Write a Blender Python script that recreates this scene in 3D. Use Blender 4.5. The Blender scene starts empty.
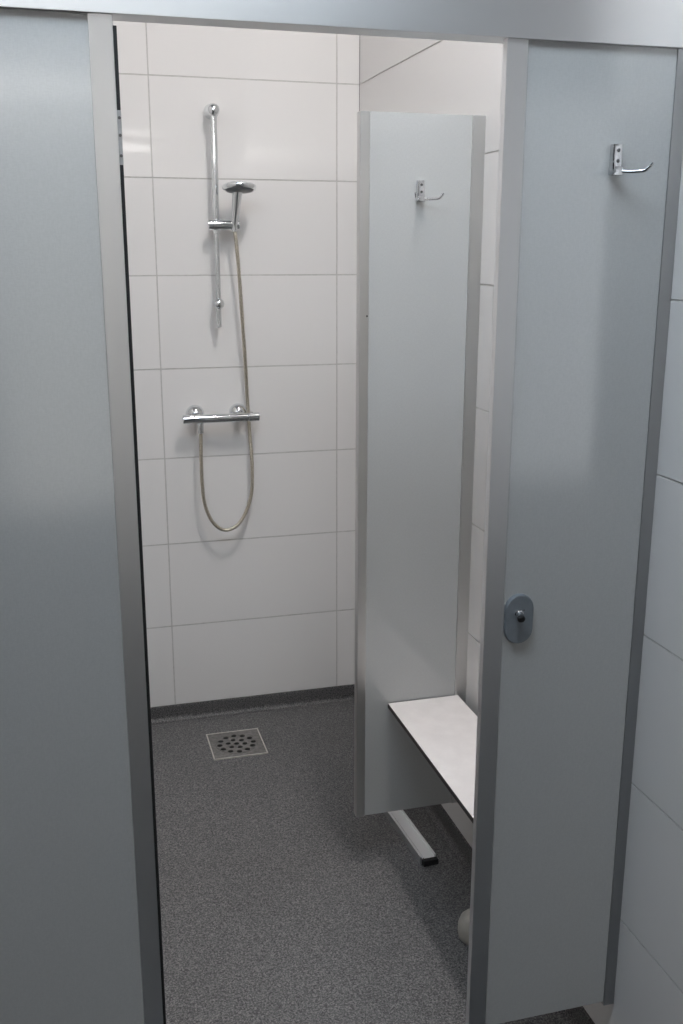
import bpy, bmesh, math, random
from mathutils import Vector, Matrix

C = bpy.context.scene.collection
SC = bpy.context.scene
PI = math.pi
LIFT = 0.055            # heights below are measured from the lowest tile edge; the floor lies 55 mm under it
FLOOR = -0.055
ORI = {}

# ------------------------------------------------------------------ materials
def mat(name, base=(.8, .8, .8), rough=.5, metal=0.0, spec=.5):
    m = bpy.data.materials.new(name); m.use_nodes = True
    b = m.node_tree.nodes['Principled BSDF']
    b.inputs['Base Color'].default_value = (*base, 1)
    b.inputs['Roughness'].default_value = rough
    b.inputs['Metallic'].default_value = metal
    b.inputs['Specular IOR Level'].default_value = spec
    return m

def nd(m, kind, **kw):
    n = m.node_tree.nodes.new(kind)
    for k, v in kw.items():
        if k in n.inputs: n.inputs[k].default_value = v
        else: setattr(n, k, v)
    return n

def lk(m, a, b): m.node_tree.links.new(a, b)
def bsdf(m): return m.node_tree.nodes['Principled BSDF']

def vary(m, c0, c1, scale, detail=3, stretch=(1, 1, 1), lo=.3, hi=.7, bump=0, dist=.001):
    """procedural colour variation between c0 and c1, optional bump"""
    tc = nd(m, 'ShaderNodeTexCoord'); mp = nd(m, 'ShaderNodeMapping')
    mp.inputs['Scale'].default_value = stretch
    lk(m, tc.outputs['Object'], mp.inputs['Vector'])
    nz = nd(m, 'ShaderNodeTexNoise'); nz.inputs['Scale'].default_value = scale; nz.inputs['Detail'].default_value = detail
    lk(m, mp.outputs['Vector'], nz.inputs['Vector'])
    r = nd(m, 'ShaderNodeValToRGB')
    r.color_ramp.elements[0].position = lo; r.color_ramp.elements[0].color = (*c0, 1)
    r.color_ramp.elements[1].position = hi; r.color_ramp.elements[1].color = (*c1, 1)
    lk(m, nz.outputs['Fac'], r.inputs['Fac']); lk(m, r.outputs['Color'], bsdf(m).inputs['Base Color'])
    if bump:
        b = nd(m, 'ShaderNodeBump'); b.inputs['Strength'].default_value = bump; b.inputs['Distance'].default_value = dist
        lk(m, nz.outputs['Fac'], b.inputs['Height']); lk(m, b.outputs['Normal'], bsdf(m).inputs['Normal'])
    return m

M = {}
M['tile'] = mat('glazed_white_tile', (.72, .705, .695), .05)
def _tile():
    m = M['tile']
    tc = nd(m, 'ShaderNodeTexCoord'); nz = nd(m, 'ShaderNodeTexNoise')
    nz.inputs['Scale'].default_value = 5.0; nz.inputs['Detail'].default_value = 1.0
    lk(m, tc.outputs['Object'], nz.inputs['Vector'])
    b = nd(m, 'ShaderNodeBump'); b.inputs['Strength'].default_value = .06; b.inputs['Distance'].default_value = .004
    lk(m, nz.outputs['Fac'], b.inputs['Height']); lk(m, b.outputs['Normal'], bsdf(m).inputs['Normal'])
_tile()
M['grout'] = vary(mat('grey_grout', (.4, .39, .38), .9), (.47, .455, .44), (.55, .535, .52), 60)

def laminate(name, a, b):
    m = mat(name, a, .13, spec=1.0)
    # fine woven flecks: two stretched noises multiplied together
    tc = nd(m, 'ShaderNodeTexCoord')
    outs = []
    for st in ((620, 620, 150), (150, 150, 620)):
        mp = nd(m, 'ShaderNodeMapping'); mp.inputs['Scale'].default_value = st
        lk(m, tc.outputs['Object'], mp.inputs['Vector'])
        nz = nd(m, 'ShaderNodeTexNoise'); nz.inputs['Scale'].default_value = 1.0; nz.inputs['Detail'].default_value = 2
        lk(m, mp.outputs['Vector'], nz.inputs['Vector']); outs.append(nz.outputs['Fac'])
    ad = nd(m, 'ShaderNodeMath', operation='ADD'); lk(m, outs[0], ad.inputs[0]); lk(m, outs[1], ad.inputs[1])
    r = nd(m, 'ShaderNodeMapRange'); r.inputs['From Min'].default_value = .75; r.inputs['From Max'].default_value = 1.25
    lk(m, ad.outputs[0], r.inputs['Value'])
    mx = nd(m, 'ShaderNodeMix', data_type='RGBA')
    mx.inputs[6].default_value = (*a, 1); mx.inputs[7].default_value = (*b, 1)
    lk(m, r.outputs[0], mx.inputs[0]); lk(m, mx.outputs[2], bsdf(m).inputs['Base Color'])
    return m
M['laminate'] = laminate('grey_laminate', (.435, .445, .443), (.465, .475, .473))

def brushed(name, col, rough, stretch, aniso, axis):
    m = mat(name, col, rough, 1.0)
    tc = nd(m, 'ShaderNodeTexCoord'); mp = nd(m, 'ShaderNodeMapping'); mp.inputs['Scale'].default_value = stretch
    lk(m, tc.outputs['Object'], mp.inputs['Vector'])
    nz = nd(m, 'ShaderNodeTexNoise'); nz.inputs['Scale'].default_value = 1.0; nz.inputs['Detail'].default_value = 2
    lk(m, mp.outputs['Vector'], nz.inputs['Vector'])
    r = nd(m, 'ShaderNodeMapRange'); r.inputs['To Min'].default_value = rough - .06; r.inputs['To Max'].default_value = rough + .06
    lk(m, nz.outputs['Fac'], r.inputs['Value']); lk(m, r.outputs[0], bsdf(m).inputs['Roughness'])
    tg = nd(m, 'ShaderNodeTangent', direction_type='RADIAL', axis=axis)
    bsdf(m).inputs['Anisotropic'].default_value = aniso; lk(m, tg.outputs[0], bsdf(m).inputs['Tangent'])
    return m
M['alu'] = brushed('anodised_aluminium', (.86, .87, .88), .42, (500, 500, 4), .55, 'Z')
M['alu_rail'] = brushed('anodised_aluminium_rail', (.86, .86, .86), .42, (4, 500, 500), .5, 'X')
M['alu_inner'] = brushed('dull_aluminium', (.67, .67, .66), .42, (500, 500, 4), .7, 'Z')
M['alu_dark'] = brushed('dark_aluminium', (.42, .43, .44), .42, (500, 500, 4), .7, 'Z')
M['chrome'] = vary(mat('chrome', (.74, .76, .78), .07, 1.0), (.72, .74, .76), (.78, .80, .81), 30)
M['satin_chrome'] = vary(mat('satin_chrome', (.66, .67, .68), .22, 1.0), (.62, .63, .64), (.70, .71, .72), 80)
M['hose'] = vary(mat('metal_hose', (.5, .46, .38), .32, .85), (.42, .38, .31), (.62, .57, .48), 220, bump=.3)
M['rubber'] = vary(mat('black_rubber', (.008, .008, .009), .6), (.006, .006, .007), (.013, .013, .014), 90)
M['spray'] = vary(mat('dark_spray_face', (.05, .055, .06), .35), (.04, .045, .05), (.08, .085, .09), 120)
M['seat'] = vary(mat('white_laminate', (.78, .74, .72), .3), (.74, .70, .685), (.80, .76, .745), 25, bump=.03)
M['core'] = vary(mat('dark_laminate_core', (.02, .018, .016), .5), (.015, .014, .013), (.035, .03, .027), 60)
M['lockgrey'] = vary(mat('grey_lock_plastic', (.17, .19, .21), .35), (.16, .18, .20), (.185, .205, .225), 90)
M['pale'] = vary(mat('pale_plastic', (.38, .36, .32), .45), (.34, .32, .285), (.42, .40, .355), 40)
M['screw'] = vary(mat('dark_screw', (.12, .12, .12), .35, .8), (.09, .09, .09), (.17, .17, .17), 300)
M['plate'] = vary(mat('zinc_plate', (.45, .45, .45), .5, .7), (.40, .40, .40), (.5, .5, .5), 150)
M['steel'] = vary(mat('stainless_steel', (.30, .29, .28), .42, .8), (.24, .23, .22), (.36, .345, .33), 90)
M['steel_rim'] = vary(mat('bright_steel_rim', (.8, .77, .72), .3, .8), (.75, .72, .67), (.88, .85, .8), 90)
M['sump'] = vary(mat('dark_sump', (.006, .006, .006), .7), (.004, .004, .004), (.01, .01, .01), 90)
M['plaster'] = vary(mat('ceiling_plaster', (.33, .34, .35), .8), (.31, .32, .33), (.35, .36, .37), 20, bump=.05)
M['wall_paint'] = vary(mat('blue_grey_wall_paint', (.07, .09, .12), .6), (.065, .085, .115), (.075, .095, .125), 20, bump=.05)
M['housing'] = vary(mat('lamp_housing', (.8, .8, .8), .4), (.78, .78, .78), (.84, .84, .84), 15)

def vinyl(name, dark, mid, light):
    m = mat(name, mid, .5)
    tc = nd(m, 'ShaderNodeTexCoord')
    v1 = nd(m, 'ShaderNodeTexNoise'); v1.inputs['Scale'].default_value = 330; v1.inputs['Detail'].default_value = 2
    v2 = nd(m, 'ShaderNodeTexNoise'); v2.inputs['Scale'].default_value = 190; v2.inputs['Detail'].default_value = 1
    v3 = nd(m, 'ShaderNodeTexNoise'); v3.inputs['Scale'].default_value = 3.5; v3.inputs['Detail'].default_value = 4
    for v in (v1, v2, v3): lk(m, tc.outputs['Object'], v.inputs['Vector'])
    r1 = nd(m, 'ShaderNodeValToRGB')
    e = r1.color_ramp.elements
    e[0].position = .40; e[0].color = (*dark, 1); e[1].position = .52; e[1].color = (*mid, 1)
    x = e.new(.66); x.color = (*light, 1)
    lk(m, v1.outputs['Fac'], r1.inputs['Fac'])
    r2 = nd(m, 'ShaderNodeValToRGB')
    r2.color_ramp.elements[0].position = .36; r2.color_ramp.elements[0].color = (.45, .45, .46, 1)
    r2.color_ramp.elements[1].position = .5; r2.color_ramp.elements[1].color = (1, 1, 1, 1)
    lk(m, v2.outputs['Fac'], r2.inputs['Fac'])
    r3 = nd(m, 'ShaderNodeMapRange'); r3.inputs['To Min'].default_value = .82; r3.inputs['To Max'].default_value = 1.18
    lk(m, v3.outputs['Fac'], r3.inputs['Value'])
    a = nd(m, 'ShaderNodeMix', data_type='RGBA', blend_type='MULTIPLY'); a.inputs[0].default_value = 1
    lk(m, r1.outputs['Color'], a.inputs[6]); lk(m, r2.outputs['Color'], a.inputs[7])
    b = nd(m, 'ShaderNodeMix', data_type='RGBA', blend_type='MULTIPLY'); b.inputs[0].default_value = 1
    lk(m, a.outputs[2], b.inputs[6]); lk(m, r3.outputs[0], b.inputs[7])
    lk(m, b.outputs[2], bsdf(m).inputs['Base Color'])
    bp = nd(m, 'ShaderNodeBump'); bp.inputs['Strength'].default_value = .25; bp.inputs['Distance'].default_value = .001
    lk(m, v1.outputs['Fac'], bp.inputs['Height']); lk(m, bp.outputs['Normal'], bsdf(m).inputs['Normal'])
    return m
M['vinyl'] = vinyl('speckled_vinyl', (.085, .085, .087), (.15, .146, .146), (.265, .258, .25))
M['vinyl_dark'] = vinyl('dark_corridor_vinyl', (.018, .019, .02), (.04, .042, .045), (.08, .082, .085))
M['cove'] = vinyl('cove_vinyl', (.05, .05, .052), (.105, .102, .102), (.21, .205, .20))

def glow(name, col, strength):
    m = mat(name, (.8, .8, .8), .4)
    b = bsdf(m); b.inputs['Emission Color'].default_value = (*col, 1); b.inputs['Emission Strength'].default_value = strength
    return m
L_CUBICLE, L_TUBE, L_HALL, L_WINDOW, L_WINDOW_B = 92.0, 13.0, 13.5, 1.4, 1.25
M['glow_cubicle'] = glow('cubicle_lamp_light', (1, .955, .925), L_CUBICLE)
M['glow_tube'] = glow('tube_light', (1, .96, .92), L_TUBE)
M['glow_hall'] = glow('hall_lamp_light', (.77, .885, 1.0), L_HALL)
M['glow_window'] = glow('frosted_window_pane', (1, .96, .90), L_WINDOW)
M['glow_added'] = glow('added_glow_pane', (1, .97, .92), 2.0)  # glow for the added strip high on the far wall
M['glow_window_b'] = glow('frosted_daylight_pane', (.92, .95, 1.0), L_WINDOW_B)

# ------------------------------------------------------------------ mesh helpers
def box(bm, x0, x1, y0, y1, z0, z1, bev=0, mi=0):
    r = bmesh.ops.create_cube(bm, size=1)
    vs = r['verts']
    for v in vs:
        v.co = Vector((x0 + (v.co.x + .5) * (x1 - x0), y0 + (v.co.y + .5) * (y1 - y0), z0 + (v.co.z + .5) * (z1 - z0)))
    fs = {f for v in vs for f in v.link_faces}
    for f in fs: f.material_index = mi
    if bev:
        es = {e for v in vs for e in v.link_edges}
        bmesh.ops.bevel(bm, geom=list(es), offset=bev, segments=2, profile=.7, affect='EDGES')
    return bm

def frame_of(d):
    d = Vector(d).normalized()
    a = Vector((0, 0, 1)) if abs(d.z) < .9 else Vector((1, 0, 0))
    u = d.cross(a).normalized(); w = u.cross(d).normalized()
    return u, w, d

def lathe(bm, origin, axis, prof, seg=40, mi=0):
    """prof: list of (radius, distance along axis); closed at r=0 ends"""
    u, w, d = frame_of(axis); o = Vector(origin); rings = []
    for r, h in prof:
        if r < 1e-7: rings.append([bm.verts.new(o + d * h)])
        else: rings.append([bm.verts.new(o + d * h + (u * math.cos(2 * PI * k / seg) + w * math.sin(2 * PI * k / seg)) * r) for k in range(seg)])
    for a, b in zip(rings, rings[1:]):
        for k in range(seg):
            k2 = (k + 1) % seg
            q = [a[k % len(a)], a[k2 % len(a)], b[k2 % len(b)], b[k % len(b)]]
            qq = []
            for v in q:
                if v not in qq: qq.append(v)
            if len(qq) > 2:
                f = bm.faces.new(qq); f.material_index = mi
    return bm

def rod(bm, p0, p1, r, seg=32, bev=.001, mi=0):
    p0 = Vector(p0); p1 = Vector(p1); L = (p1 - p0).length
    return lathe(bm, p0, p1 - p0, [(0, 0), (r - bev, 0), (r, bev), (r, L - bev), (r - bev, L), (0, L)], seg, mi)

def spline(pts, n=10):
    P = [Vector(p) for p in pts]; P = [P[0] * 2 - P[1]] + P + [P[-1] * 2 - P[-2]]; out = []
    for i in range(1, len(P) - 2):
        for k in range(n):
            t = k / n
            out.append(.5 * ((2 * P[i]) + (P[i + 1] - P[i - 1]) * t + (2 * P[i - 1] - 5 * P[i] + 4 * P[i + 1] - P[i + 2]) * t * t + (3 * P[i] - P[i - 1] - 3 * P[i + 1] + P[i + 2]) * t ** 3))
    out.append(P[-2]); return out

def tube(bm, pts, r, seg=16, ridge=0):
    P = [Vector(p) for p in pts]
    u, w, _ = frame_of(P[1] - P[0]); rings = []
    for i, p in enumerate(P):
        d = (P[min(i + 1, len(P) - 1)] - P[max(i - 1, 0)]).normalized()
        u = (u - d * u.dot(d)).normalized(); w = d.cross(u)
        rr = (r[i] if isinstance(r, list) else r) * (1 + (ridge if i % 2 else -ridge))
        rings.append([bm.verts.new(p + (u * math.cos(2 * PI * k / seg) + w * math.sin(2 * PI * k / seg)) * rr) for k in range(seg)])
    for a, b in zip(rings, rings[1:]):
        for k in range(seg): bm.faces.new([a[k], a[(k + 1) % seg], b[(k + 1) % seg], b[k]])
    bm.faces.new(rings[0]); bm.faces.new(rings[-1]); return bm

def extrude_poly(bm, poly, to3, d0, d1, mi=0):
    """closed polygon (2D) swept between d0 and d1; to3(a, b, d) -> point"""
    A = [bm.verts.new(to3(a, b, d0)) for a, b in poly]; B = [bm.verts.new(to3(a, b, d1)) for a, b in poly]
    n = len(poly)
    for i in range(n):
        f = bm.faces.new([A[i], A[(i + 1) % n], B[(i + 1) % n], B[i]]); f.material_index = mi
    for q in (A, B):
        f = bm.faces.new(q); f.material_index = mi
    return bm

def obj(name, bm, mats, parent=None, angle=35, origin=None, label=None):
    bmesh.ops.recalc_face_normals(bm, faces=bm.faces)
    xs = [v.co for v in bm.verts]
    if origin is None:
        lo = [min(c[i] for c in xs) for i in range(3)]; hi = [max(c[i] for c in xs) for i in range(3)]
        origin = Vector(((lo[0] + hi[0]) / 2, (lo[1] + hi[1]) / 2, lo[2]))
    origin = Vector(origin)
    for v in bm.verts: v.co -= origin
    me = bpy.data.meshes.new(name); bm.to_mesh(me); bm.free()
    for m in (mats if isinstance(mats, list) else [mats]): me.materials.append(m)
    for p in me.polygons: p.use_smooth = True
    me.set_sharp_from_angle(angle=math.radians(angle))
    o = bpy.data.objects.new(name, me); C.objects.link(o)
    wn = o.modifiers.new('even_normals', 'WEIGHTED_NORMAL'); wn.mode = 'FACE_AREA'; wn.weight = 100; wn.keep_sharp = True
    ORI[o.name] = origin
    if parent: o.parent = parent; o.location = origin - ORI[parent.name]
    else: o.location = origin
    if label: o['label'] = label
    return o

def thing(name, label, cat, loc, group=None):
    o = bpy.data.objects.new(name, None); C.objects.link(o); o.empty_display_size = .05
    o.location = loc; ORI[o.name] = Vector(loc); o['label'] = label; o['category'] = cat
    if group: o['group'] = group
    return o
def tag(o, label, cat, group=None):
    o['label'] = label; o['category'] = cat
    if group: o['group'] = group
    return o
def struct(name, bm, mats, angle=35, origin=None):
    o = obj(name, bm, mats, None, angle, origin); o['kind'] = 'structure'; return o
def B(): return bmesh.new()

# ------------------------------------------------------------------ the room
def tiled_wall(name, o, u, w, n, us, ws, thick, seed, tilt=.0012, fixed={}):
    """one tiled wall: o + u*a + w*b, tiles faced along n; us and ws are the joint positions"""
    rnd = random.Random(seed)
    o, u, w, n = Vector(o), Vector(u), Vector(w), Vector(n)
    bm = B(); g = .0014; ch = .0007
    def P(a, b, d): return o + u * a + w * b + n * d
    for i in range(len(us) - 1):
        for j in range(len(ws) - 1):
            a0, a1, b0, b1 = us[i] + g, us[i + 1] - g, ws[j] + g, ws[j + 1] - g
            ta, tb = rnd.gauss(0, tilt * .5), rnd.gauss(0, tilt)
            if (i, j) in fixed: ta, tb = fixed[(i, j)]
            am, bmid = (a0 + a1) / 2, (b0 + b1) / 2
            def H(a, b): return (a - am) * ta + (b - bmid) * tb
            top = [bm.verts.new(P(a, b, H(a, b))) for a, b in ((a0 + ch, b0 + ch), (a1 - ch, b0 + ch), (a1 - ch, b1 - ch), (a0 + ch, b1 - ch))]
            rim = [bm.verts.new(P(a, b, H(a, b) - .0004)) for a, b in ((a0, b0), (a1, b0), (a1, b1), (a0, b1))]
            low = [bm.verts.new(P(a, b, -.003)) for a, b in ((a0, b0), (a1, b0), (a1, b1), (a0, b1))]
            fs = [bm.faces.new(top)]
            for k in range(4):
                k2 = (k + 1) % 4
                fs.append(bm.faces.new([top[k], top[k2], rim[k2], rim[k]])); fs.append(bm.faces.new([rim[k], rim[k2], low[k2], low[k]]))
            for f in fs: f.material_index = 1
            fs[0].material_index = 0
    # grout bed and wall body
    q = []
    for d in (-.0016, -thick):
        q.append([bm.verts.new(P(a, b, d)) for a, b in ((us[0], ws[0]), (us[-1], ws[0]), (us[-1], ws[-1]), (us[0], ws[-1]))])
    fs = [bm.faces.new(q[0]), bm.faces.new(q[1])]
    for k in range(4): fs.append(bm.faces.new([q[0][k], q[0][(k + 1) % 4], q[1][(k + 1) % 4], q[1][k]]))
    for f in fs: f.material_index = 1
    return struct(name, bm, [M['tile'], M['grout']], 20)

CEIL = 3.2
WZ = [0, .3, .6, .9, 1.2, 1.5, 1.8, 2.1, 2.4, 2.7, 3.0, CEIL]
tiled_wall('wall_back', (0, 0, 0), (-1, 0, 0), (0, 0, 1), (0, -1, 0), [0, .0768, .6768, 1.2768, 1.42], WZ, .1, 5)
tiled_wall('wall_right', (0, 0, 0), (0, -1, 0), (0, 0, 1), (-1, 0, 0), [0, 1.25, 2.085], WZ, .1, 9)
tiled_wall('wall_left', (-1.42, 0, 0), (0, -1, 0), (0, 0, 1), (1, 0, 0), [0, .6, 1.2, 1.8], WZ, .08, 14)
struct('floor', box(B(), -4.0, 3.6, -1.83, .1, FLOOR - .08, FLOOR), M['vinyl'])
struct('floor_corridor', box(B(), -4.0, 3.6, -6.8, -1.83, FLOOR - .08, FLOOR), M['vinyl_dark'])
struct('ceiling', box(B(), -4.0, 3.6, -6.8, .1, CEIL, CEIL + .08), M['plaster'])
struct('wall_behind', box(B(), -4.0, 3.6, -6.8, -6.7, FLOOR, CEIL), M['wall_paint'])
struct('wall_corridor', box(B(), -4.1, -4.0, -6.8, .1, FLOOR, CEIL), M['wall_paint'])
struct('wall_neighbour', box(B(), -4.0, -1.52, -1.6, -1.5, FLOOR, CEIL), M['wall_paint'])
struct('wall_passage', box(B(), .1, 3.6, -1.9, -1.8, FLOOR, CEIL), M['wall_paint'])
struct('wall_far_right', box(B(), 3.6, 3.7, -6.8, .1, FLOOR, CEIL), M['wall_paint'])

COVE = [(-.012, .0), (.004, .0), (.006, -.004), (.0065, -.036), (.0085, -.045), (.013, -.0515), (.020, -.0542), (.024, -.0549), (.024, -.056), (-.012, -.056)]
def cove(name, to3, d0, d1): return struct(name, extrude_poly(B(), COVE, to3, d0, d1), M['cove'], 50)
cove('baseboard_back', lambda a, b, d: Vector((d, -a, b)), -1.42, 0)
cove('baseboard_right', lambda a, b, d: Vector((-a, d, b)), -2.085, 0)
cove('baseboard_left', lambda a, b, d: Vector((-1.42 + a, d, b)), -1.8, 0)

# two wide frosted window fronts at the far end of the corridor, behind the camera
def window_front(name, wx0, wx1, n, glowmat, wz0=-.03, wz1=2.6, wy=-6.7):
    bm = B(); box(bm, wx0, wx1, wy, wy + .05, wz0, wz0 + .05); box(bm, wx0, wx1, wy, wy + .05, wz1 - .05, wz1)
    for k in range(n + 1):
        xx = wx0 + (wx1 - wx0 - .05) * k / n; box(bm, xx, xx + .05, wy, wy + .05, wz0, wz1)
    win = struct(name, bm, M['alu'])
    for k in range(n):
        a = wx0 + .05 + (wx1 - wx0 - .05) * k / n; b = wx0 + (wx1 - wx0 - .05) * (k + 1) / n
        obj('pane', box(B(), a, b, wy + .01, wy + .02, wz0 + .05, wz1 - .05), glowmat, win)
window_front('window_1', -1.45, -.45, 1, M['glow_window'])
window_front('added_glow_strip', -3.9, -1.6, 2, M['glow_added'], 2.35, 3.1)  # added glowing strip, no known window; brightens the left edge profile and header
window_front('window_2', 1.8, 3.0, 1, M['glow_window_b'])

def batten(label, x0, x1, y0, y1, glowmat, zc=CEIL, h=.06):
    cx, cy = (x0 + x1) / 2, (y0 + y1) / 2
    t = thing('ceiling_light', label, 'light', (cx, cy, zc - h))
    if zc < CEIL - .01:
        for xx in (x0 + .15, x1 - .15): obj('suspension_rod', rod(B(), (xx, cy, zc - .002), (xx, cy, CEIL), .004, 12), M['housing'], t)
    obj('housing', box(B(), x0, x1, y0, y1, zc - .035, zc, .004), M['housing'], t)
    obj('diffuser', box(B(), x0 + .012, x1 - .012, y0 + .012, y1 - .012, zc - h, zc - .034, .006), glowmat, t)
    return t
batten('ceiling light inside the shower cubicle above the bench', -.36, -.16, -1.75, -1.2, M['glow_cubicle'])
batten('long ceiling light above the corridor in front of the cubicle', -1.55, -.2, -2.65, -2.15, M['glow_hall'], 2.85)
batten('hanging tube light nearest the far corridor window', -3.9, -.05, -6.50, -6.46, M['glow_tube'], 2.53, .07)
batten('tube light two steps before the far corridor window', -3.9, -.05, -5.9, -5.86, M['glow_tube'], 2.59, .05)

# ------------------------------------------------------------------ cubicle front
FY = -1.855
HB = 1.8895
bm = B(); box(bm, -2.6, -.001, -1.8605, -1.812, HB, 2.0, .0018)
tag(obj('header_rail', bm, M['alu_rail']), 'long brushed aluminium header rail across the top of the cubicle front', 'rail')

def coat_hook(parent, x, y, z):
    """screwed double coat hook, plate on the plane y, prongs towards -y"""
    bm = B(); box(bm, x - .0085, x + .0085, y - .012, y, z - .021, z + .022, .0038)
    box(bm, x - .0095, x + .0095, y - .0165, y, z - .026, z - .012, .004)
    h = obj('coat_hook', bm, M['satin_chrome'], parent, label='small double prong satin metal coat hook')
    for s in (-1, 1):
        bm = B()
        q = 1 if s > 0 else .58
        pts = [(x + s * q * .004, y - .010, z - .019), (x + s * q * .020, y - .024, z - .0205), (x + s * q * .033, y - .035, z - .0195), (x + s * q * .038, y - .0395, z - .0165), (x + s * q * .0435, y - .044, z - .008)]
        tube(bm, spline(pts, 6), .0029, 12); obj('prong', bm, M['satin_chrome'], h)
    for dz in (.012, -.004):
        bm = B(); lathe(bm, (x + .001, y - .0118, z + dz), (0, -1, 0), [(0, 0), (.003, 0), (.003, .0006), (.0022, .0012), (0, .001)], 16)
        obj('screw', bm, M['screw'], h)
    return h

PZ0 = .112
# left front panel
t = thing('front_panel', 'wide pale grey front panel left of the opening, black seal strip down its edge', 'panel', (-1.5, FY, PZ0))
obj('board', box(B(), -2.2, -.926, FY + .0015, FY + .0125, PZ0, HB - .0005, .0008), M['laminate'], t)
bm = B(); box(bm, -.9295, -.897, FY - .0015, FY + .0155, PZ0, HB, .0015)
obj('edge_profile', bm, M['alu'], t, label='upright aluminium edge profile')
for fx in (-1.08, -2.05):
    bm = B(); lathe(bm, (fx, FY + .007, FLOOR), (0, 0, 1), [(0, 0), (.028, 0), (.028, .004), (.010, .008), (.010, PZ0 - FLOOR), (0, PZ0 - FLOOR)], 28)
    obj('foot', bm, M['alu'], t)
bm = B(); box(bm, -.897, -.8915, FY + .001, FY + .011, 1.60 + .096, 1.768, .0006)
hp = obj('hinge_plate', bm, M['plate'], t, label='small silver metal plate')
for z in (1.758, 1.735, 1.708):
    bm = B(); lathe(bm, (-.8942, FY + .0012, z), (0, -1, 0), [(0, 0), (.0022, 0), (.0022, .0008), (0, .001)], 12); obj('screw', bm, M['screw'], hp)
for z0, z1 in ((PZ0, 1.696), (1.768, 1.876)):
    obj('seal', box(B(), -.897, -.8918, FY + .001, FY + .012, z0, z1, .001), M['rubber'], t, label='black rubber seal strip')

# right front panel with hook and lock
t = thing('front_panel', 'narrow pale grey front panel with lock and hook, beside the right tiled wall', 'panel', (-.16, FY, PZ0))
obj('board', box(B(), -.285, -.021, FY + .0015, FY + .0125, PZ0, HB - .0005, .0008), M['laminate'], t)
obj('edge_profile', box(B(), -.3165, -.2815, FY - .0015, FY + .0145, PZ0, HB, .0015), M['alu'], t, label='aluminium edge profile beside the opening')
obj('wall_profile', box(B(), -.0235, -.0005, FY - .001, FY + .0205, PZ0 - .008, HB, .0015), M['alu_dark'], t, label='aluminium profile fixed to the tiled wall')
coat_hook(t, -.1235, FY + .0015, 1.722)
# lock: rounded oblong plate, little turn knob
lx, lz, lw, lh = -.2525, .957, .0265, .0455
def stadium(r, hh, n=14):
    out = []
    for k in range(n + 1): out.append((r * math.cos(PI * k / n), hh - r + r * math.sin(PI * k / n) if True else 0))
    for k in range(n + 1): out.append((-r * math.cos(PI * k / n), -(hh - r) - r * math.sin(PI * k / n)))
    return out
bm = B(); rings = []
for off, dep in ((0, 0), (0, -.0055), (-.0012, -.0078), (-.0035, -.0088)):
    rings.append([bm.verts.new(Vector((lx + a, FY + .0015 + dep, lz + b))) for a, b in stadium(lw + off, lh + off)])
for a, b in zip(rings, rings[1:]):
    n = len(a)
    for k in range(n): bm.faces.new([a[k], a[(k + 1) % n], b[(k + 1) % n], b[k]])
bm.faces.new(rings[0]); bm.faces.new(rings[-1])
lock = obj('lock', bm, M['lockgrey'], t, label='oblong grey lock plate with rounded ends')
ax = Vector((-.12, -.90, -.30)).normalized(); k0 = Vector((lx - .002, FY - .0055, lz + .012))
bm = B(); lathe(bm, k0, ax, [(0, 0), (.0080, 0), (.0080, .003), (.0064, .004), (.0064, .014), (0, .0145)], 24)
kn = obj('knob', bm, M['satin_chrome'], lock, label='short silver knob with black end')
bm = B(); lathe(bm, k0 + ax * .0135, ax, [(0, 0), (.0066, 0), (.0068, .004), (.0054, .0058), (0, .006)], 24)
obj('knob_cap', bm, M['rubber'], kn)
bm = B(); lathe(bm, (lx + .007, FY - .0068, lz + .017), (0, -1, 0), [(0, 0), (.0016, 0), (.0016, .0006), (0, .0008)], 12); obj('screw', bm, M['screw'], lock)

# ------------------------------------------------------------------ inner divider and bench
PY = -1.045
t = thing('divider_panel', 'pale grey inner divider standing between the shower and the white bench', 'panel', (-.15, PY, .100))
obj('board', box(B(), -.289, -.028, PY + .004, PY + .017, .100, 1.885, .0008), M['laminate'], t)
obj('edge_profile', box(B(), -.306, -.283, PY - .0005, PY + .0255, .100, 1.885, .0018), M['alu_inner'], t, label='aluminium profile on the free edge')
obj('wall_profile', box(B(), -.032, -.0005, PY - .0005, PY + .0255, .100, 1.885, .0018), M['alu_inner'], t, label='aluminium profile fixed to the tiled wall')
coat_hook(t, -.160, PY + .004, 1.716)
bm = B(); lathe(bm, (-.287, PY - .0003, 1.429), (0, -1, 0), [(0, 0), (.0025, 0), (.0025, .0008), (0, .0012)], 12); obj('screw', bm, M['screw'], t)

BZ = .424
t = thing('bench', 'narrow white bench seat with dark edges behind the front panel', 'bench', (-.125, -1.44, BZ - .013))
bm = B(); box(bm, -.2215, -.0240, FY + .0155, PY - .001, BZ - .012, BZ - .0008, 0, 1); box(bm, -.2205, -.0245, FY + .0155, PY - .001, BZ - .0008, BZ, 0, 0)
obj('seat_board', bm, [M['seat'], M['core']], t)
for y0, y1 in ((PY - .035, PY + .0035), (FY + .0155, FY + .055)):
    bm = B(); box(bm, -.19, -.06, y0, y1, BZ - .0155, BZ - .012); yy = y1 - .003 if y1 > -1.2 else y0
    box(bm, -.19, -.06, yy, yy + .003, BZ - .05, BZ - .012); obj('support_bracket', bm, M['alu'], t)

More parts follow.
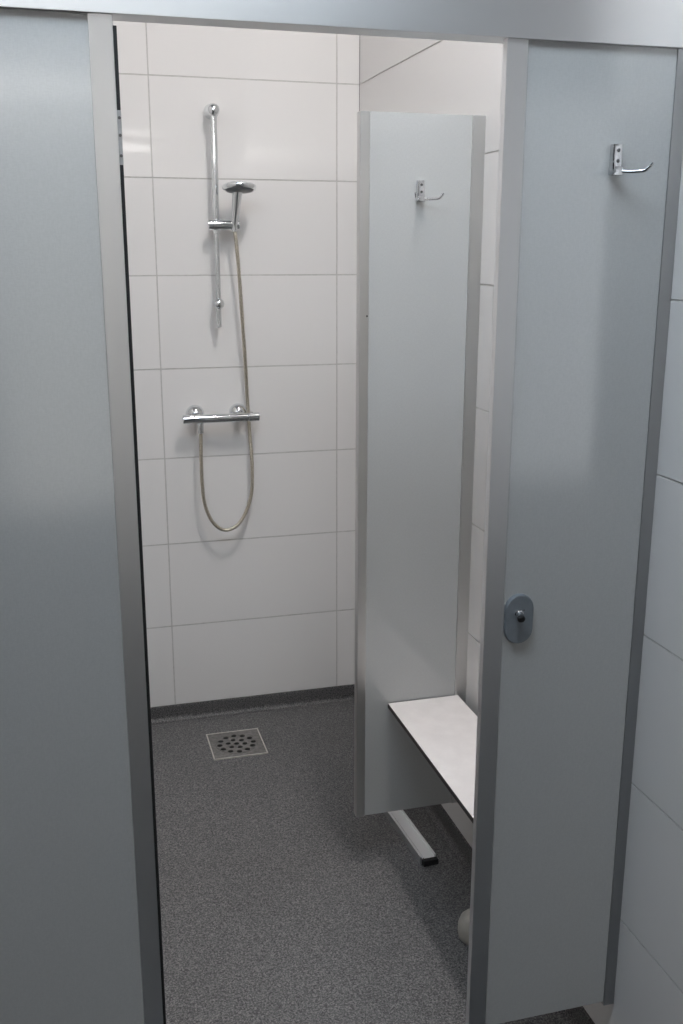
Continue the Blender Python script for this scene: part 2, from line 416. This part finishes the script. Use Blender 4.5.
# loose aluminium channel lying on the floor under the divider
poly = [(0, 0), (.047, 0), (.047, .023), (.0425, .023), (.0425, .0165), (.012, .0165), (.012, .015), (.009, .015), (.009, .0165), (.0045, .0165), (.0045, .023), (0, .023)]
hol = [(.003, .0025), (.044, .0025), (.044, .0135), (.003, .0135)]
ang = math.radians(3.2); base = Vector((-.1315, -1.082, FLOOR))
dr = Vector((-math.sin(ang), math.cos(ang), 0)); sd = Vector((math.cos(ang), math.sin(ang), 0))
def ch3(a, b, d): return base + sd * a + dr * (d + .006) + Vector((0, 0, b))
t = thing('metal_channel', 'short aluminium channel with black end lying on the floor under the divider', 'channel', base)
obj('profile', extrude_poly(B(), poly, ch3, 0, .50), M['alu'], t, label='dull aluminium channel')
plug = [(.0055, 0.0005), (.0485, .0005), (.0485, .0155), (.0055, .0165)]
obj('end_plug', extrude_poly(B(), plug, ch3, -.014, .004), M['rubber'], t, label='black end plug')

# round pale stop on the floor just behind the right front panel
bm = B(); lathe(bm, (-.108, -1.40, FLOOR), (0, 0, 1), [(0, 0), (.032, 0), (.038, .006), (.0405, .022), (.040, .040), (.035, .056), (.024, .068), (.011, .0725), (0, .073)], 40)
d = tag(obj('door_stop', bm, M['pale'], None, 60), 'round pale floor stop half hidden behind the right front panel edge', 'door stop')

# ------------------------------------------------------------------ shower fittings
RX, RY = -.487, -.05
t = thing('shower_rail', 'upright chrome slide rail screwed to the white tiled back wall', 'rail', (RX, 0, 1.337))
bm = B(); rod(bm, (RX, RY, 1.63), (RX, RY, 1.992), .0104); rod(bm, (RX, RY, 1.337), (RX, RY, 1.64), .0080)
obj('rail', bm, M['chrome'], t)
bm = B(); lathe(bm, (RX, -.0005, 2.0), (0, -1, 0), [(0, 0), (.0225, 0), (.0235, .004), (.0225, .012), (.0195, .02), (.0185, .045), (.0195, .055), (.017, .064), (.009, .069), (0, .070)], 40)
obj('wall_bracket', bm, M['chrome'], t, 50)
bm = B(); lathe(bm, (RX, -.0005, 1.412), (0, -1, 0), [(0, 0), (.013, 0), (.013, .03), (.0165, .04), (.0175, .052), (.0165, .062), (.010, .068), (0, .069)], 36)
obj('wall_bracket', bm, M['chrome'], t, 50)
bm = B(); lathe(bm, (-.515, -.062, 1.657), (1, 0, 0), [(0, 0), (.0135, 0), (.0155, .002), (.0155, .012), (.0140, .013), (.0140, .0145), (.0160, .016), (.0160, .096), (.0150, .099), (0, .100)], 40)
sl = obj('slider', bm, M['chrome'], t)
bm = B(); lathe(bm, (-.474, -.062, 1.6685), (0, -.3, 1), [(0, 0), (.008, 0), (.008, .007), (.006, .008), (0, .008)], 20); obj('clamp_button', bm, M['chrome'], sl)

# hand shower with its hose
t = thing('hand_shower', 'chrome hand shower held in the slider, its metal hose looping down to the mixer', 'shower head', (-.43, -.07, .65))
bm = B()
hp = [(-.4325, -.068, 1.642), (-.4315, -.070, 1.666), (-.429, -.079, 1.70), (-.4265, -.088, 1.735), (-.4245, -.094, 1.758), (-.424, -.097, 1.768)]
hr = [.0105, .0118, .0130, .0150, .0172, .0195]
n = 6; P = spline(hp, n); R = [hr[min(i // n, 5)] + (hr[min(i // n + 1, 5)] - hr[min(i // n, 5)]) * (i % n) / n for i in range(len(P))]
tube(bm, P, R, 28); obj('handle', bm, M['chrome'], t, 50)
hc = Vector((-.4215, -.112, 1.760)); hax = Vector((.02, .16, 1)).normalized()
bm = B(); lathe(bm, hc, hax, [(0, .003), (.043, .003), (.047, .0), (.0515, .003), (.0535, .008), (.0525, .013), (.046, .018), (.030, .023), (.012, .0255), (0, .026)], 56)
sh = obj('shower_head', bm, M['chrome'], t, 40)
bm = B(); lathe(bm, hc, hax, [(0, -.005), (.025, -.0045), (.040, -.002), (.0455, .003), (.0455, .004), (0, .004)], 48)
obj('spray_face', bm, M['spray'], sh, label='dark grey spray face')
bm = B()
hpts = [(-.4325, -.067, 1.646), (-.428, -.07, 1.60), (-.421, -.064, 1.518), (-.409, -.05, 1.326), (-.4005, -.035, 1.194), (-.3945, -.024, 1.076), (-.391, -.026, .992), (-.3885, -.045, .90), (-.3885, -.05, .84), (-.393, -.052, .775), (-.414, -.055, .711), (-.448, -.06, .666), (-.492, -.06, .654), (-.530, -.06, .685), (-.554, -.06, .745), (-.5615, -.061, .816), (-.5625, -.064, .918), (-.560, -.065, 1.018)]
tube(bm, spline(hpts, 24), .0058, 14, .035)
ho = obj('hose', bm, M['hose'], t, 70, label='dull metal shower hose')
bm = B(); rod(bm, (-.4325, -.067, 1.662), (-.4318, -.0675, 1.637), .0085, 20); obj('hose_nut', bm, M['chrome'], ho)
bm = B(); rod(bm, (-.560, -.065, 1.026), (-.5605, -.065, .992), .0088, 20); obj('hose_nut', bm, M['satin_chrome'], ho)

# thermostatic mixer bar
MY, MZ = -.065, 1.040
t = thing('shower_mixer', 'horizontal chrome mixer bar fixed to the tiled back wall', 'mixer tap', (-.49, 0, MZ - .02))
bm = B(); rod(bm, (-.580, MY, MZ), (-.402, MY, MZ), .0148, 40)
for x in (-.57, -.424): rod(bm, (x, MY, MZ + .0), (x, -.02, MZ + .005), .0115, 24)
lathe(bm, (-.560, MY, MZ - .012), (0, 0, -1), [(0, 0), (.0095, 0), (.0095, .010), (0, .010)], 20)
obj('body', bm, M['chrome'], t)
for x0, s in ((-.5815, -1), (-.4005, 1)):
    bm = B(); lathe(bm, (x0, MY, MZ), (s, 0, 0), [(0, 0), (.0135, 0), (.0150, .0015), (.0150, .034), (.0140, .0365), (.006, .038), (0, .0385)], 40)
    k = obj('knob', bm, M['chrome'], t)
    bm = B(); box(bm, x0 + s * .012 - .003, x0 + s * .012 + .003, MY - .006, MY + .006, MZ + .0135, MZ + .0175, .001); obj('stop_button', bm, M['satin_chrome'], k)
for x in (-.57, -.424):
    bm = B(); lathe(bm, (x, -.0005, MZ + .007), (0, -1, 0), [(0, 0), (.031, 0), (.0315, .003), (.0300, .010), (.0255, .018), (.018, .024), (.0125, .027), (.0125, .03), (0, .03)], 44)
    obj('rosette', bm, M['chrome'], t, 40)

# ------------------------------------------------------------------ floor drain
dx0, dx1, dy0, dy1, dz = -.5905, -.4075, -.3430, -.1550, FLOOR
cx, cy = (dx0 + dx1) / 2, (dy0 + dy1) / 2
t = thing('floor_drain', 'square steel floor drain with round perforated grate in the speckled floor', 'drain', (cx, cy, FLOOR))
bm = B(); e = .0042
box(bm, dx0, dx1, dy0, dy0 + e, dz, dz + .0035); box(bm, dx0, dx1, dy1 - e, dy1, dz, dz + .0035)
box(bm, dx0, dx0 + e, dy0 + e, dy1 - e, dz, dz + .0035); box(bm, dx1 - e, dx1, dy0 + e, dy1 - e, dz, dz + .0035)
obj('frame', bm, M['steel_rim'], t, label='thin bright square rim')
obj('sump', box(B(), dx0 + e, dx1 - e, dy0 + e, dy1 - e, dz, dz + .0004), M['sump'], t)

def perforated(name, outline_outer, holes, z0, z1, m, parent):
    """flat plate with holes: filled from its edge loops, then given thickness"""
    bm = B(); es = []
    for loop in [outline_outer] + holes:
        vs = [bm.verts.new((a, b, z1)) for a, b in loop]
        es += [bm.edges.new((vs[i], vs[(i + 1) % len(vs)])) for i in range(len(vs))]
    r = bmesh.ops.triangle_fill(bm, edges=es, use_beauty=True, use_dissolve=False)
    ex = bmesh.ops.extrude_face_region(bm, geom=list(bm.faces))
    for v in [g for g in ex['geom'] if isinstance(g, bmesh.types.BMVert)]: v.co.z = z0
    return obj(name, bm, m, parent)
def circ(x, y, r, n): return [(x + r * math.cos(2 * PI * k / n), y + r * math.sin(2 * PI * k / n)) for k in range(n)]
R0 = .071
perforated('surround', [(dx0 + e, dy0 + e), (dx1 - e, dy0 + e), (dx1 - e, dy1 - e), (dx0 + e, dy1 - e)], [circ(cx, cy, R0, 64)], dz + .0004, dz + .0024, M['steel'], t)
holes = [circ(cx, cy, .0090, 20)]
for k in range(6): holes.append(circ(cx + .0285 * math.cos(PI / 3 * k - PI / 12), cy + .0285 * math.sin(PI / 3 * k - PI / 12), .0090, 20))
for k in range(12): holes.append(circ(cx + .0575 * math.cos(PI / 6 * k), cy + .0575 * math.sin(PI / 6 * k), .0096, 20))
perforated('grate', circ(cx, cy, R0 - .0008, 64), holes, dz + .0005, dz + .0030, M['steel'], t)

# ------------------------------------------------------------------ camera, world, view
cam = bpy.data.cameras.new('camera'); co = bpy.data.objects.new('camera', cam); C.objects.link(co)
Rv, Uv, Fv = Vector((.96369018, -.26701915, .00142027)), Vector((.06558591, .24185326, .96809374)), Vector((.25884306, .93284928, -.2505843))
mm = Matrix(((Rv.x, Uv.x, -Fv.x), (Rv.y, Uv.y, -Fv.y), (Rv.z, Uv.z, -Fv.z)))
co.matrix_world = Matrix.Translation((-.99657799, -3.37936601, 1.58063524)) @ mm.to_4x4()
cam.sensor_fit = 'VERTICAL'; cam.sensor_height = 24.0; cam.sensor_width = 16.0
cam.lens = 1011.9 * 24 / 1024; cam.clip_start = .02
SC.camera = co

w = bpy.data.worlds.new('world'); SC.world = w; w.use_nodes = True
w.node_tree.nodes['Background'].inputs['Color'].default_value = (.05, .055, .06, 1)
w.node_tree.nodes['Background'].inputs['Strength'].default_value = .3

for o in list(C.objects):
    if o.parent is None: o.location.z += LIFT

SC.view_settings.view_transform = 'Standard'; SC.view_settings.look = 'None'
SC.view_settings.gamma = 1; SC.view_settings.use_curve_mapping = False
SC.view_settings.exposure = 0.0
SC.cycles.max_bounces = 12; SC.cycles.diffuse_bounces = 6; SC.cycles.glossy_bounces = 6
SC.cycles.use_denoising = True
SC.cycles.sample_clamp_indirect = 6
